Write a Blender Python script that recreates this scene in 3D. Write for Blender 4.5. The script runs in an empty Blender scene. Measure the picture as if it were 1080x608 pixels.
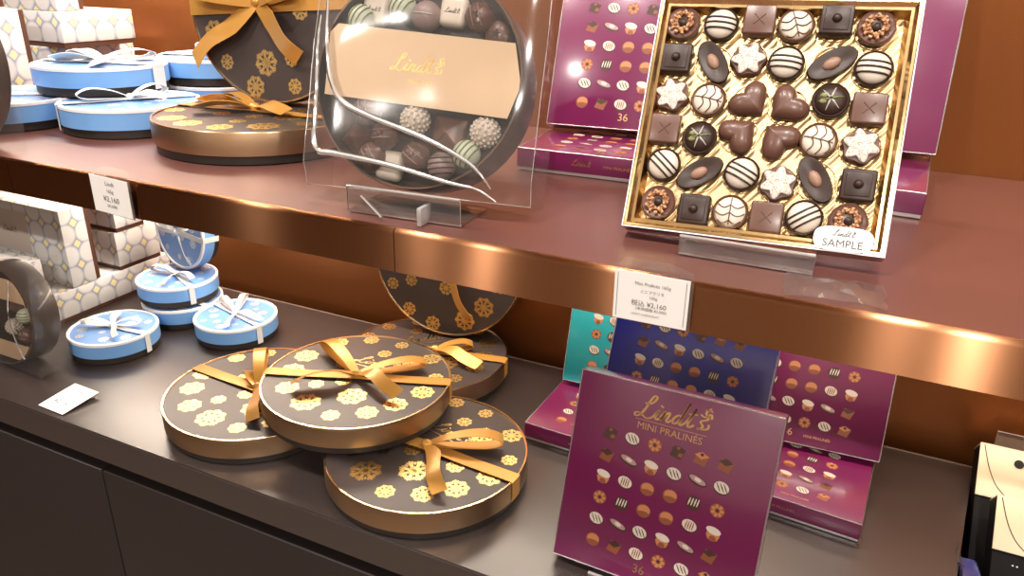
import bpy, bmesh, math, random
from math import sin, cos, pi, sqrt, radians as RAD
from mathutils import Matrix, Vector

SC = bpy.context.scene
COL = SC.collection
rnd = random.Random(7)

# ------------------------------------------------------------------ materials
MATS = {}


def mat(name, color=(.5, .5, .5), rough=.5, metal=0., coat=0., coat_rough=.05, spec=.5, aniso=0., emit=None, trans=0.):
    if name in MATS:
        return MATS[name]
    m = bpy.data.materials.new(name)
    m.use_nodes = True
    b = m.node_tree.nodes['Principled BSDF']
    b.inputs['Base Color'].default_value = (*color, 1)
    b.inputs['Roughness'].default_value = rough
    b.inputs['Metallic'].default_value = metal
    b.inputs['Coat Weight'].default_value = coat
    b.inputs['Coat Roughness'].default_value = coat_rough
    b.inputs['Specular IOR Level'].default_value = spec
    b.inputs['Anisotropic'].default_value = aniso
    b.inputs['Transmission Weight'].default_value = trans
    if emit:
        b.inputs['Emission Color'].default_value = (*emit[0], 1)
        b.inputs['Emission Strength'].default_value = emit[1]
    MATS[name] = m
    return m


def nd(m, kind, **kw):
    n = m.node_tree.nodes.new(kind)
    for k, v in kw.items():
        if k in n.inputs:
            n.inputs[k].default_value = v
        else:
            setattr(n, k, v)
    return n


def lk(m, a, ao, b, bi):
    m.node_tree.links.new(a.outputs[ao], b.inputs[bi])


def srgb(r, g, b):
    f = lambda c: (c / 255 / 12.92) if c <= 10.3 else ((c / 255 + .055) / 1.055) ** 2.4
    return (f(r), f(g), f(b))


def noise_bump(m, scale=(200, 200, 200), strength=.1, dist=.0003, detail=3):
    tc = nd(m, 'ShaderNodeTexCoord')
    mp = nd(m, 'ShaderNodeMapping')
    mp.inputs['Scale'].default_value = scale
    no = nd(m, 'ShaderNodeTexNoise', Scale=1., Detail=detail)
    bu = nd(m, 'ShaderNodeBump', Strength=strength, Distance=dist)
    b = m.node_tree.nodes['Principled BSDF']
    lk(m, tc, 'Object', mp, 'Vector')
    lk(m, mp, 'Vector', no, 'Vector')
    lk(m, no, 'Fac', bu, 'Height')
    lk(m, bu, 'Normal', b, 'Normal')
    return no


def noise_color(m, scale, c1, c2, lo=.4, hi=.6, detail=3, vscale=(1, 1, 1)):
    tc = nd(m, 'ShaderNodeTexCoord')
    mp = nd(m, 'ShaderNodeMapping')
    mp.inputs['Scale'].default_value = vscale
    no = nd(m, 'ShaderNodeTexNoise', Scale=scale, Detail=detail)
    cr = nd(m, 'ShaderNodeValToRGB')
    cr.color_ramp.elements[0].position = lo
    cr.color_ramp.elements[1].position = hi
    cr.color_ramp.elements[0].color = (*c1, 1)
    cr.color_ramp.elements[1].color = (*c2, 1)
    b = m.node_tree.nodes['Principled BSDF']
    lk(m, tc, 'Object', mp, 'Vector')
    lk(m, mp, 'Vector', no, 'Vector')
    lk(m, no, 'Fac', cr, 'Fac')
    lk(m, cr, 'Color', b, 'Base Color')


M_copper = bpy.data.materials.new('copper_fascia')     # horizontally brushed: highlights smear up and down
M_copper.use_nodes = True
M_copper.node_tree.nodes.clear()
t = nd(M_copper, 'ShaderNodeCombineXYZ', X=1.)
gl = nd(M_copper, 'ShaderNodeBsdfAnisotropic')
gl.inputs['Color'].default_value = (.38, .175, .085, 1)
gl.inputs['Roughness'].default_value = .26
gl.inputs['Anisotropy'].default_value = .82
gl.inputs['Rotation'].default_value = 0.
ot = nd(M_copper, 'ShaderNodeOutputMaterial')
lk(M_copper, t, 'Vector', gl, 'Tangent')
M_copper.node_tree.links.new(gl.outputs[0], ot.inputs['Surface'])
M_wall = mat('bronze_wall', (.24, .078, .020), .40, .72)
noise_bump(M_wall, (400, 400, 6), .12, .0003)
M_shelf = mat('shelf_top_lacquer', (.115, .045, .037), .34, coat=.1, coat_rough=.25)
M_counter = mat('dark_laminate', (.030, .021, .019), .33, spec=1.)
noise_bump(M_counter, (900, 900, 900), .05, .0001)
M_edge = mat('pale_brown_edge', (.13, .095, .08), .4)  # brown paler than the slab, for the strip along its back edge
M_cab = mat('dark_cabinet', (.015, .010, .009), .5)
M_black = mat('black_recess', (.004, .003, .003), .7)
M_floor = mat('floor_tile', (.24, .19, .15), .35)
noise_color(M_floor, 6, (.22, .17, .13), (.28, .22, .17))
M_ceil = mat('ceiling_paint', (.6, .54, .46), .8)
M_room = mat('brown_panelling', (.13, .085, .06), .8)
M_two = mat('plaster_over_dado', (.6, .5, .42), .7)
tc = nd(M_two, 'ShaderNodeTexCoord')
sx = nd(M_two, 'ShaderNodeSeparateXYZ')
lk(M_two, tc, 'Object', sx, 'Vector')
gt = nd(M_two, 'ShaderNodeMath', operation='GREATER_THAN')
gt.inputs[1].default_value = 1.0
lk(M_two, sx, 'Z', gt, 0)
mc = nd(M_two, 'ShaderNodeMix', data_type='RGBA')
M_two.node_tree.links.new(gt.outputs[0], mc.inputs['Factor'])
mc.inputs[6].default_value = (.05, .035, .03, 1)
mc.inputs[7].default_value = (.72, .62, .54, 1)
M_two.node_tree.links.new(mc.outputs[2], M_two.node_tree.nodes['Principled BSDF'].inputs['Base Color'])
M_golds = mat('bronze_lid_side', (.46, .31, .19), .36, 1.)
M_rim = mat('bright_gold_rim', (.86, .62, .36), .22, 1.)
M_lidtop = mat('charcoal_brown_lid', (.044, .032, .030), .40, coat=.0, coat_rough=.25)
M_base = mat('dark_box_base', (.022, .016, .013), .5)
M_foil = mat('gold_foil', (.90, .64, .25), .32, 1.)
noise_bump(M_foil, (1400, 1400, 1400), .6, .0004)
M_ribbon = mat('gold_satin_ribbon', (.52, .26, .055), .34, .35, aniso=.3)
noise_bump(M_ribbon, (700, 700, 700), .15, .0002)
M_blue = mat('blue_lid_side', srgb(112, 164, 222), .38, coat=.2)
M_bluetop = mat('pale_blue_lid_top', srgb(108, 152, 212), .30, coat=.4, coat_rough=.15)
M_whiterim = mat('white_rim', (.82, .83, .86), .35)
M_silver = mat('pale_silver_print', (.72, .76, .82), .3, .5)
M_wribbon = mat('pale_satin_ribbon', (.74, .75, .74), .35, .1)
M_purple = mat('magenta_carton', (.145, .010, .066), .30, coat=.9, coat_rough=.13)
noise_bump(M_purple, (18, 18, 18), .10, .003, 2)
M_teal = mat('teal_carton', (.02, .36, .40), .30, coat=.9, coat_rough=.13)
M_navy = mat('navy_carton', (.008, .014, .20), .30, coat=.9, coat_rough=.13)
M_cbase = mat('silver_carton_edge', (.62, .58, .60), .3, .7)
M_goldtext = mat('gold_lettering', (.80, .52, .24), .30, .9)
M_white = mat('white_card', (.80, .78, .76), .55)
M_ink = mat('grey_ink', (.07, .065, .065), .7)
M_tray = mat('gold_tray', (.62, .45, .24), .38, .9)
tc = nd(M_tray, 'ShaderNodeTexCoord')
mp = nd(M_tray, 'ShaderNodeMapping')
mp.inputs['Rotation'].default_value = (0, RAD(-38), 0)
wv = nd(M_tray, 'ShaderNodeTexWave', Scale=60., Distortion=.4)
wv.bands_direction = 'X'
bu = nd(M_tray, 'ShaderNodeBump', Strength=.5, Distance=.0010)
lk(M_tray, tc, 'Object', mp, 'Vector'); lk(M_tray, mp, 'Vector', wv, 'Vector')
lk(M_tray, wv, 'Fac', bu, 'Height'); lk(M_tray, bu, 'Normal', M_tray.node_tree.nodes['Principled BSDF'], 'Normal')
M_gframe = mat('gold_frame', (.80, .56, .27), .22, 1.)
noise_bump(M_gframe, (60, 60, 60), .25, .001)
M_milk = mat('milk_chocolate', (.115, .052, .036), .34, coat=.12, coat_rough=.2)
M_dark = mat('dark_chocolate', (.030, .014, .009), .40, coat=0., spec=.35)
M_shell = mat('brown_cup', (.10, .045, .022), .35)
M_icing = mat('white_icing', (.58, .51, .43), .38)
M_icing2 = mat('speckled_icing', (.78, .70, .62), .5)
noise_color(M_icing2, 700, (.34, .22, .15), (.58, .52, .47), .38, .47)
M_nut = mat('chopped_nut', (.42, .18, .07), .5)
noise_color(M_nut, 500, (.2, .07, .03), (.62, .34, .16))
M_almond = mat('almond', (.27, .15, .10), .45)
M_leaf = mat('green_tint', (.16, .17, .05), .4)
M_pale = mat('pale_drizzle', (.42, .38, .34), .4)
M_mint = mat('mint_icing', (.50, .56, .44), .4)
M_lilac = mat('lilac_truffle', (.26, .18, .17), .4)
M_tan = mat('print_tan', (.50, .20, .09), .35, coat=.5)
M_pwhite = mat('print_white', (.66, .58, .50), .35, coat=.5)
M_pbrown = mat('print_brown', (.24, .075, .035), .35, coat=.5)
M_pdark = mat('print_dark', (.06, .025, .02), .35, coat=.5)
M_ppink = mat('print_almond', (.40, .24, .24), .35, coat=.5)
M_band = mat('beige_band', (.62, .45, .29), .42, .2)
M_drum = mat('dark_drum', (.035, .024, .019), .35, coat=.3)
M_insert = mat('dark_insert', (.02, .012, .01), .4)
M_cream = mat('cream_gold_flap', (.70, .58, .40), .45, .1)
M_gblack = mat('black_gift_card', (.006, .005, .006), .6, spec=.15)
M_flapline = mat('flap_edge', (.07, .05, .035), .5)
M_bluefilm = mat('blue_wrap', (.025, .035, .16), .3, coat=.4)
M_panel = mat('pale_name_panel', (.50, .43, .38), .45)
M_brownback = mat('brown_carton_base', (.075, .028, .014), .5)


def film_material(name, tint=(1, 1, 1), gloss=.06, rough=.08, edge=.55, haze=.03):
    m = bpy.data.materials.new(name)
    m.use_nodes = True
    nt = m.node_tree
    nt.nodes.clear()
    out = nd(m, 'ShaderNodeOutputMaterial')
    tr = nd(m, 'ShaderNodeBsdfTransparent')
    tr.inputs['Color'].default_value = (*tint, 1)
    df = nd(m, 'ShaderNodeBsdfDiffuse')
    df.inputs['Color'].default_value = (.86, .84, .82, 1)
    m0 = nd(m, 'ShaderNodeMixShader')
    m0.inputs['Fac'].default_value = haze
    gl = nd(m, 'ShaderNodeBsdfGlossy')
    gl.inputs['Roughness'].default_value = rough
    lw = nd(m, 'ShaderNodeLayerWeight', Blend=.25)
    mr = nd(m, 'ShaderNodeMapRange')
    mr.inputs['To Min'].default_value = gloss
    mr.inputs['To Max'].default_value = edge
    mx = nd(m, 'ShaderNodeMixShader')
    lk(m, lw, 'Fresnel', mr, 'Value')
    nt.links.new(tr.outputs[0], m0.inputs[1])
    nt.links.new(df.outputs[0], m0.inputs[2])
    nt.links.new(mr.outputs['Result'], mx.inputs['Fac'])
    nt.links.new(m0.outputs[0], mx.inputs[1])
    nt.links.new(gl.outputs[0], mx.inputs[2])
    nt.links.new(mx.outputs[0], out.inputs['Surface'])
    MATS[name] = m
    return m


M_film = film_material('clear_film', (.97, .96, .95), .045, .10, .6, .035)
M_crease = film_material('film_crease', (.9, .88, .86), .35, .2, .9, .35)
M_acryl = film_material('clear_acrylic', (.92, .90, .90), .14, .06, .7, .03)
M_acryl_edge = film_material('acrylic_glow_edge', (.9, .88, .87), .4, .15, .9, .5)  # white mixed in to imitate light gathered along the edges

# patterned white carton: touching circles with yellow diamonds between them
M_pat = mat('patterned_carton', (.8, .8, .8), .42)
tc = nd(M_pat, 'ShaderNodeUVMap')
sx = nd(M_pat, 'ShaderNodeSeparateXYZ')
lk(M_pat, tc, 'UV', sx, 'Vector')


def mth(m, op, a, b=None, av='Value'):
    n = nd(m, 'ShaderNodeMath', operation=op)
    for i, v in enumerate((a, b)):
        if v is None:
            continue
        if isinstance(v, (int, float)):
            n.inputs[i].default_value = v
        else:
            m.node_tree.links.new(v, n.inputs[i])
    return n.outputs[0]


def cell(o, p):
    return mth(M_pat, 'ABSOLUTE', mth(M_pat, 'SUBTRACT', mth(M_pat, 'FRACT', mth(M_pat, 'MULTIPLY', o, 1 / p)), .5))


cu, cv = cell(mth(M_pat, 'ADD', sx.outputs['X'], .012), .034), cell(sx.outputs['Y'], .036)
dd = mth(M_pat, 'SQRT', mth(M_pat, 'ADD', mth(M_pat, 'MULTIPLY', cu, cu), mth(M_pat, 'MULTIPLY', cv, cv)))
cornr = mth(M_pat, 'SUBTRACT', 1., mth(M_pat, 'ADD', cu, cv))
ring = nd(M_pat, 'ShaderNodeValToRGB')
ring.color_ramp.elements[0].position = .42
ring.color_ramp.elements[0].color = (*srgb(208, 206, 204), 1)
ring.color_ramp.elements[1].position = .56
ring.color_ramp.elements[1].color = (*srgb(128, 140, 164), 1)
M_pat.node_tree.links.new(dd, ring.inputs['Fac'])
e = ring.color_ramp.elements.new(.60)
e.color = (*srgb(150, 158, 174), 1)
mixp = nd(M_pat, 'ShaderNodeMix', data_type='RGBA')
M_pat.node_tree.links.new(mth(M_pat, 'LESS_THAN', cornr, .20), mixp.inputs['Factor'])
M_pat.node_tree.links.new(ring.outputs['Color'], mixp.inputs[6])
mixp.inputs[7].default_value = (*srgb(226, 210, 156), 1)
M_pat.node_tree.links.new(mixp.outputs[2], M_pat.node_tree.nodes['Principled BSDF'].inputs['Base Color'])

# ------------------------------------------------------------------ mesh building
I4 = Matrix.Identity(4)
T = Matrix.Translation


def R(ax, deg):
    return Matrix.Rotation(RAD(deg), 4, ax)


def P2(M, p):
    return M @ Vector(p)


class MB:
    def __init__(s):
        s.bm = bmesh.new()
        s.uv = s.bm.loops.layers.uv.new('UVMap')
        s.mats = []

    def mi(s, m):
        if m not in s.mats:
            s.mats.append(m)
        return s.mats.index(m)

    def face(s, vs, m):
        try:
            f = s.bm.faces.new(vs)
        except ValueError:
            return None
        f.material_index = s.mi(m)
        f.smooth = True
        return f

    def poly(s, pts, m, M=I4):
        return s.face([s.bm.verts.new(M @ Vector(p)) for p in pts], m)

    def grid(s, rows, m, closed=False, cap=None):
        vr = [[s.bm.verts.new(p) for p in r] for r in rows]
        for a, b in zip(vr, vr[1:]):
            n = len(a)
            for i in range(n if closed else n - 1):
                j = (i + 1) % n
                s.face([a[i], a[j], b[j], b[i]], m)
        if cap:
            s.face(vr[0][::-1], m)
            s.face(vr[-1], m)
        return vr

    def box(s, x0, x1, y0, y1, z0, z1, m, M=I4, bev=0., seg=2, face_mats=None):
        bm = bmesh.new()
        r = bmesh.ops.create_cube(bm, size=1.)
        bmesh.ops.scale(bm, vec=(x1 - x0, y1 - y0, z1 - z0), verts=bm.verts)
        bmesh.ops.translate(bm, vec=((x0 + x1) / 2, (y0 + y1) / 2, (z0 + z1) / 2), verts=bm.verts)
        if bev:
            bmesh.ops.bevel(bm, geom=list(bm.edges), offset=bev, segments=seg, affect='EDGES', profile=.5)
        bm.normal_update()
        vm = {v: s.bm.verts.new(M @ v.co) for v in bm.verts}
        for f in bm.faces:
            n = f.normal
            k = max(range(3), key=lambda i: abs(n[i]))
            mm = m
            if face_mats:
                mm = face_mats.get(('+' if n[k] > 0 else '-') + 'xyz'[k], m)
            nf = s.face([vm[v] for v in f.verts], mm)
            if nf is None:
                continue
            nf.smooth = True
            for lo, lo0 in zip(nf.loops, f.loops):
                c = lo0.vert.co
                lo[s.uv].uv = ((c.y, c.z), (c.x, c.z), (c.x, c.y))[k]
        bm.free()

    def lathe(s, prof, M=I4, n=64, mats=None, sx=1., sy=1.):
        # prof [(r,z)], mats: one material or a list per segment
        rings = []
        for r, z in prof:
            if r < 1e-6:
                rings.append([s.bm.verts.new(M @ Vector((0, 0, z)))])
            else:
                rings.append([s.bm.verts.new(M @ Vector((sx * r * cos(2 * pi * i / n), sy * r * sin(2 * pi * i / n), z))) for i in range(n)])
        for k, (a, b) in enumerate(zip(rings, rings[1:])):
            m = mats[k] if isinstance(mats, (list, tuple)) else mats
            for i in range(n):
                j = (i + 1) % n
                if len(a) == 1 and len(b) == 1:
                    continue
                if len(a) == 1:
                    s.face([a[0], b[j], b[i]][::-1], m)
                elif len(b) == 1:
                    s.face([a[i], a[j], b[0]], m)
                else:
                    s.face([a[i], a[j], b[j], b[i]], m)

    def disc(s, c, rx, ry, m, M=I4, n=12, rot=0., axis='y'):
        pts = []
        for i in range(n):
            a = 2 * pi * i / n
            u, v = rx * cos(a), ry * sin(a)
            u, v = u * cos(rot) - v * sin(rot), u * sin(rot) + v * cos(rot)
            pts.append((c[0] + u, c[1], c[2] + v) if axis == 'y' else (c[0] + u, c[1] + v, c[2]))
        s.poly(pts, m, M)

    def strip(s, path, wdir, w, m, th=.0006, M=I4):
        # ribbon along path; wdir vector or list of vectors; w width or list
        n = len(path)
        rows = []
        for i, p in enumerate(path):
            p = Vector(p)
            d = Vector(wdir[i] if isinstance(wdir, list) else wdir).normalized()
            ww = (w[i] if isinstance(w, list) else w) / 2
            tg = (Vector(path[min(i + 1, n - 1)]) - Vector(path[max(i - 1, 0)])).normalized()
            nn = d.cross(tg)
            nn = nn.normalized() * th / 2 if nn.length > 1e-6 else Vector((0, 0, th / 2))
            rows.append([M @ (p - d * ww - nn), M @ (p + d * ww - nn), M @ (p + d * ww + nn), M @ (p - d * ww + nn)])
        s.grid(rows, m, closed=True, cap=True)

    def tube(s, path, r, m, n=8, M=I4):
        rows = []
        N = len(path)
        up = Vector((0, 0, 1))
        for i, p in enumerate(path):
            tg = (Vector(path[min(i + 1, N - 1)]) - Vector(path[max(i - 1, 0)])).normalized()
            a = tg.cross(up)
            if a.length < .05:
                a = tg.cross(Vector((1, 0, 0)))
            a.normalize()
            b = a.cross(tg)
            rr = r[i] if isinstance(r, list) else r
            rows.append([M @ (Vector(p) + rr * (a * cos(2 * pi * k / n) + b * sin(2 * pi * k / n))) for k in range(n)])
        s.grid(rows, m, closed=True, cap=True)

    def ellipsoid(s, c, rx, ry, rz, m, M=I4, nu=16, nv=8, z0=-1., bump=0., seed=0):
        # upper part of an ellipsoid from height z0 (in -1..1)
        rr = random.Random(seed)
        rows = []
        a0 = math.asin(max(-1, z0))
        for j in range(nv + 1):
            a = a0 + (pi / 2 - a0) * j / nv
            q = max(cos(a), .02)
            row = []
            for i in range(nu):
                k = 1 + bump * rr.uniform(-1, 1)
                row.append(M @ (Vector(c) + Vector((rx * q * k * cos(2 * pi * i / nu), ry * q * k * sin(2 * pi * i / nu), rz * sin(a) * (k if bump else 1)))))
            rows.append(row)
        s.grid(rows, m, closed=True, cap=True)

    def mesh(s, me, m, M=I4):
        vs = [s.bm.verts.new(M @ v.co) for v in me.vertices]
        for p in me.polygons:
            s.face([vs[i] for i in p.vertices], m)

    def build(s, name, parent=None, M=None, sharp=35):
        me = bpy.data.meshes.new(name)
        s.bm.normal_update()
        s.bm.to_mesh(me)
        s.bm.free()
        for m in s.mats:
            me.materials.append(m)
        me.set_sharp_from_angle(angle=RAD(sharp))
        o = bpy.data.objects.new(name, me)
        COL.objects.link(o)
        if parent is not None:
            o.parent = parent
        if M is not None:
            o.matrix_local = M
        return o


def tag(o, label=None, cat=None, group=None, kind=None):
    for k, v in (('label', label), ('category', cat), ('group', group), ('kind', kind)):
        if v:
            o[k] = v
    return o


def empty(name, M, label, cat, group=None):
    o = bpy.data.objects.new(name, None)
    o.empty_display_size = .02
    COL.objects.link(o)
    o.matrix_world = M
    return tag(o, label, cat, group)


def copy_tree(o, M, label, group=None):
    r = o.copy()
    COL.objects.link(r)
    r.matrix_world = M
    r['label'] = label
    if group:
        r['group'] = group
    for ch in o.children:
        c = ch.copy()
        COL.objects.link(c)
        c.parent = r
        for g in ch.children:
            d = g.copy()
            COL.objects.link(d)
            d.parent = c
    return r


def text_mesh(body, size, align='CENTER', shear=0., extrude=0.):
    cu = bpy.data.curves.new('txt', 'FONT')
    cu.body = body
    cu.size = size
    cu.align_x = align
    cu.shear = shear
    cu.extrude = extrude
    cu.resolution_u = 3
    o = bpy.data.objects.new('txt', cu)
    COL.objects.link(o)
    dg = bpy.context.evaluated_depsgraph_get()
    me = bpy.data.meshes.new_from_object(o.evaluated_get(dg))
    bpy.data.objects.remove(o)
    return me


def catmull(pts, k=6):
    pts = [Vector(p) for p in pts]
    q = [pts[0]] + pts + [pts[-1]]
    out = []
    for i in range(1, len(q) - 2):
        p0, p1, p2, p3 = q[i - 1:i + 3]
        for j in range(k):
            t = j / k
            out.append(.5 * ((2 * p1) + (-p0 + p2) * t + (2 * p0 - 5 * p1 + 4 * p2 - p3) * t * t + (-p0 + 3 * p1 - 3 * p2 + p3) * t ** 3))
    out.append(pts[-1])
    return out


SCRIPT = [
    [(.26, .66), (.40, .60), (.60, .74), (.68, .95), (.56, 1.02), (.45, .80), (.36, .42), (.22, .10), (.05, .0), (-.03, .10), (.10, .18), (.32, .08), (.55, -.02), (.76, .08)],
    [(.76, .08), (.95, .44), (.88, .14), (.96, .02), (1.10, .14)],
    [(.99, .60), (1.03, .66)],
    [(1.06, .10), (1.22, .44), (1.14, .02)], [(1.14, .04), (1.26, .32), (1.40, .43), (1.42, .30), (1.37, .08), (1.45, .01), (1.58, .14)],
    [(1.94, .36), (1.80, .42), (1.64, .24), (1.66, .04), (1.80, .06), (1.93, .28), (2.02, .62), (2.10, 1.02)], [(2.10, 1.02), (1.97, .45), (1.93, .10), (2.01, .01), (2.14, .14)],
    [(2.14, .12), (2.32, .50), (2.42, .86)], [(2.42, .86), (2.29, .30), (2.29, .06), (2.38, .01), (2.54, .14)], [(2.18, .56), (2.54, .60)],
    [(2.72, .0), (2.90, .16), (2.74, .36), (3.0, .52), (2.84, .76), (2.98, .98)], [(2.64, .66), (2.86, .58), (3.06, .74), (3.14, .54)],
    [(2.68, .06), (2.92, .04), (3.12, .12), (3.10, .30)], [(2.78, .86), (2.92, .90), (3.08, .86)],
]


def script_logo(mb, m, scale, M):
    """calligraphic strokes in the local x-y plane (z out)"""
    for st in SCRIPT:
        pts = catmull([(x, y, 0) for x, y in st], 5)
        L, Rr = [], []
        for i, p in enumerate(pts):
            t = (pts[min(i + 1, len(pts) - 1)] - pts[max(i - 1, 0)])
            t = t.normalized() if t.length > 1e-6 else Vector((1, 0, 0))
            n = Vector((-t.y, t.x, 0))
            w = .022 + .030 * abs(t.y) + (.03 if len(st) == 2 and st[0][1] < .7 and st[0][0] < 1.1 else 0)
            q = p + Vector((.22 * p.y, 0, 0))
            L.append(M @ ((q + n * w) * scale))
            Rr.append(M @ ((q - n * w) * scale))
        mb.grid([L, Rr], m)


# ------------------------------------------------------------------ room shell
def structure(name, mb, **kw):
    o = mb.build(name)
    o['kind'] = 'structure'
    return o


ZC, ZS, YW = .90, 1.257, .470
for name, b, m in (('floor', (-3.2, 2.6, -3.2, .6, -.1, 0), M_floor), ('ceiling', (-3.2, 2.6, -3.2, .6, 2.75, 2.85), M_ceil),
                   ('wall_back', (-3.2, 2.6, YW, YW + .1, 0, 2.75), M_wall), ('wall_left', (-3.3, -3.2, -3.2, .6, 0, 2.75), M_room),
                   ('wall_right', (2.6, 2.7, -3.2, .6, 0, 2.75), M_room), ('wall_front', (-3.2, 2.6, -3.3, -3.2, 0, 2.75), M_two)):
    mb = MB()
    mb.box(*b, m)
    structure(name, mb)

# ------------------------------------------------------------------ counter and shelf
wt = empty('worktop', T((-.9, .24, .857)), 'dark brown laminate worktop running along under the copper-edged shelf', 'worktop')
mb = MB()
# slanted right end in plan
pl = [(-2.4, .020), (.145, .020), (.209, .452), (-2.4, .452)]
c0 = Vector((-.9, .24, .857))
bmv = MB()
lo = [bmv.bm.verts.new(Vector((x, y, .857)) - c0) for x, y in pl]
hi = [bmv.bm.verts.new(Vector((x, y, .8998)) - c0) for x, y in pl]
bmv.face(lo[::-1], M_counter)
bmv.face(hi, M_counter)
for i in range(4):
    j = (i + 1) % 4
    bmv.face([lo[i], lo[j], hi[j], hi[i]], M_counter)
bmesh.ops.bevel(bmv.bm, geom=list(bmv.bm.edges), offset=.0018, segments=2, affect='EDGES')
bmv.build('slab', wt)
mb = MB()
mb.box(-1.5, 1.108, .2085, .2122, .0425, .0434, M_edge, bev=.0003)
mb.build('back_edge', wt)


def cabinet(x0, x1, label, slant=False):
    e = empty('base_cabinet', T(((x0 + x1) / 2, .24, 0)), label, 'cabinet', 'base cabinets under the worktop')
    h = (x1 - x0) / 2
    mb = MB()
    mb.box(-h, h, .022 - .24 + .035, .21, .06, .8565, M_black)
    mb.box(-h, h, .022 - .24 + .06, .21, 0, .06, M_black)
    mb.build('carcass', e)
    mb = MB()
    mb.box(-h + .0008, h - .0008, .022 - .24, .022 - .24 + .019, .07, .8385, M_cab, bev=.0012)
    mb.build('door', e)


cabinet(-2.30, -.8175, 'dark brown base cabinet left of the vertical door gap')
cabinet(-.8165, .125, 'dark brown base cabinet right of the vertical door gap')

sh = empty('display_shelf', T((-.5, .235, ZS)), 'wall shelf with reddish brown top and brushed copper front edge', 'shelf')
mb = MB()
mb.box(-1.9, 1.4, .0035 - .235, YW - .0005 - .235, -.022, -.0003, M_shelf)
mb.build('board', sh)
SE = (-1.9, -.8246, -.3333, .62, 1.4)
for a, b in zip(SE, SE[1:]):
    mb = MB()
    # rounded nose strip and flat face as one copper profile
    prof = []
    for k in range(7):
        an = pi / 2 * k / 6
        prof.append((-.235 + .0045 - .0045 * sin(an), -.0047 + .0045 * cos(an)))
    prof += [(-.235, -.0388), (-.2335, -.0396), (-.230, -.0396), (-.230, -.024), (-.2305, -.0002)]
    rows = [[Vector((x + .5, y, z)) for y, z in prof] for x in (a + .0004, b - .0004)]
    mb.grid(rows, M_copper, closed=True, cap=True)
    f = mb.build('fascia', sh)


# ------------------------------------------------------------------ round boxes
def rosette(mb, m, x, y, r, z, M=I4, rot=0.):
    """gold foil snow-flower printed on a lid"""
    c = Vector((x, y, z))

    def petal(a, r0, r1, w, npt=8):
        d = Vector((cos(a), sin(a), 0))
        q = Vector((-d.y, d.x, 0))
        mid, hl = (r0 + r1) / 2 * r, (r1 - r0) / 2 * r
        mb.poly([c + d * (mid + hl * cos(2 * pi * i / npt)) + q * (w * r * sin(2 * pi * i / npt)) for i in range(npt)], m, M)
    for k in range(8):
        a = rot + 2 * pi * k / 8
        petal(a, .30, 1.0, .125)
        petal(a + pi / 8, .56, .86, .085, 6)
        petal(a + .2, .66, .94, .06, 6)
        petal(a - .2, .66, .94, .06, 6)
        petal(a + pi / 8, .0, .42, .10, 6)


ROS = [(-.094, .018, 13), (-.079, .070, 10), (-.044, .096, 9), (.002, .102, 8), (-.086, -.021, 13), (-.062, -.059, 12), (-.036, -.036, 8),
       (-.020, -.076, 15), (.021, -.040, 15), (-.010, -.014, 9), (.024, -.086, 9), (.058, -.062, 11), (.078, -.032, 12), (.092, .007, 12),
       (.058, .086, 11), (-.037, .022, 9), (.032, .064, 13), (.050, -.004, 9), (-.005, .070, 8), (.088, .046, 8)]


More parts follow.
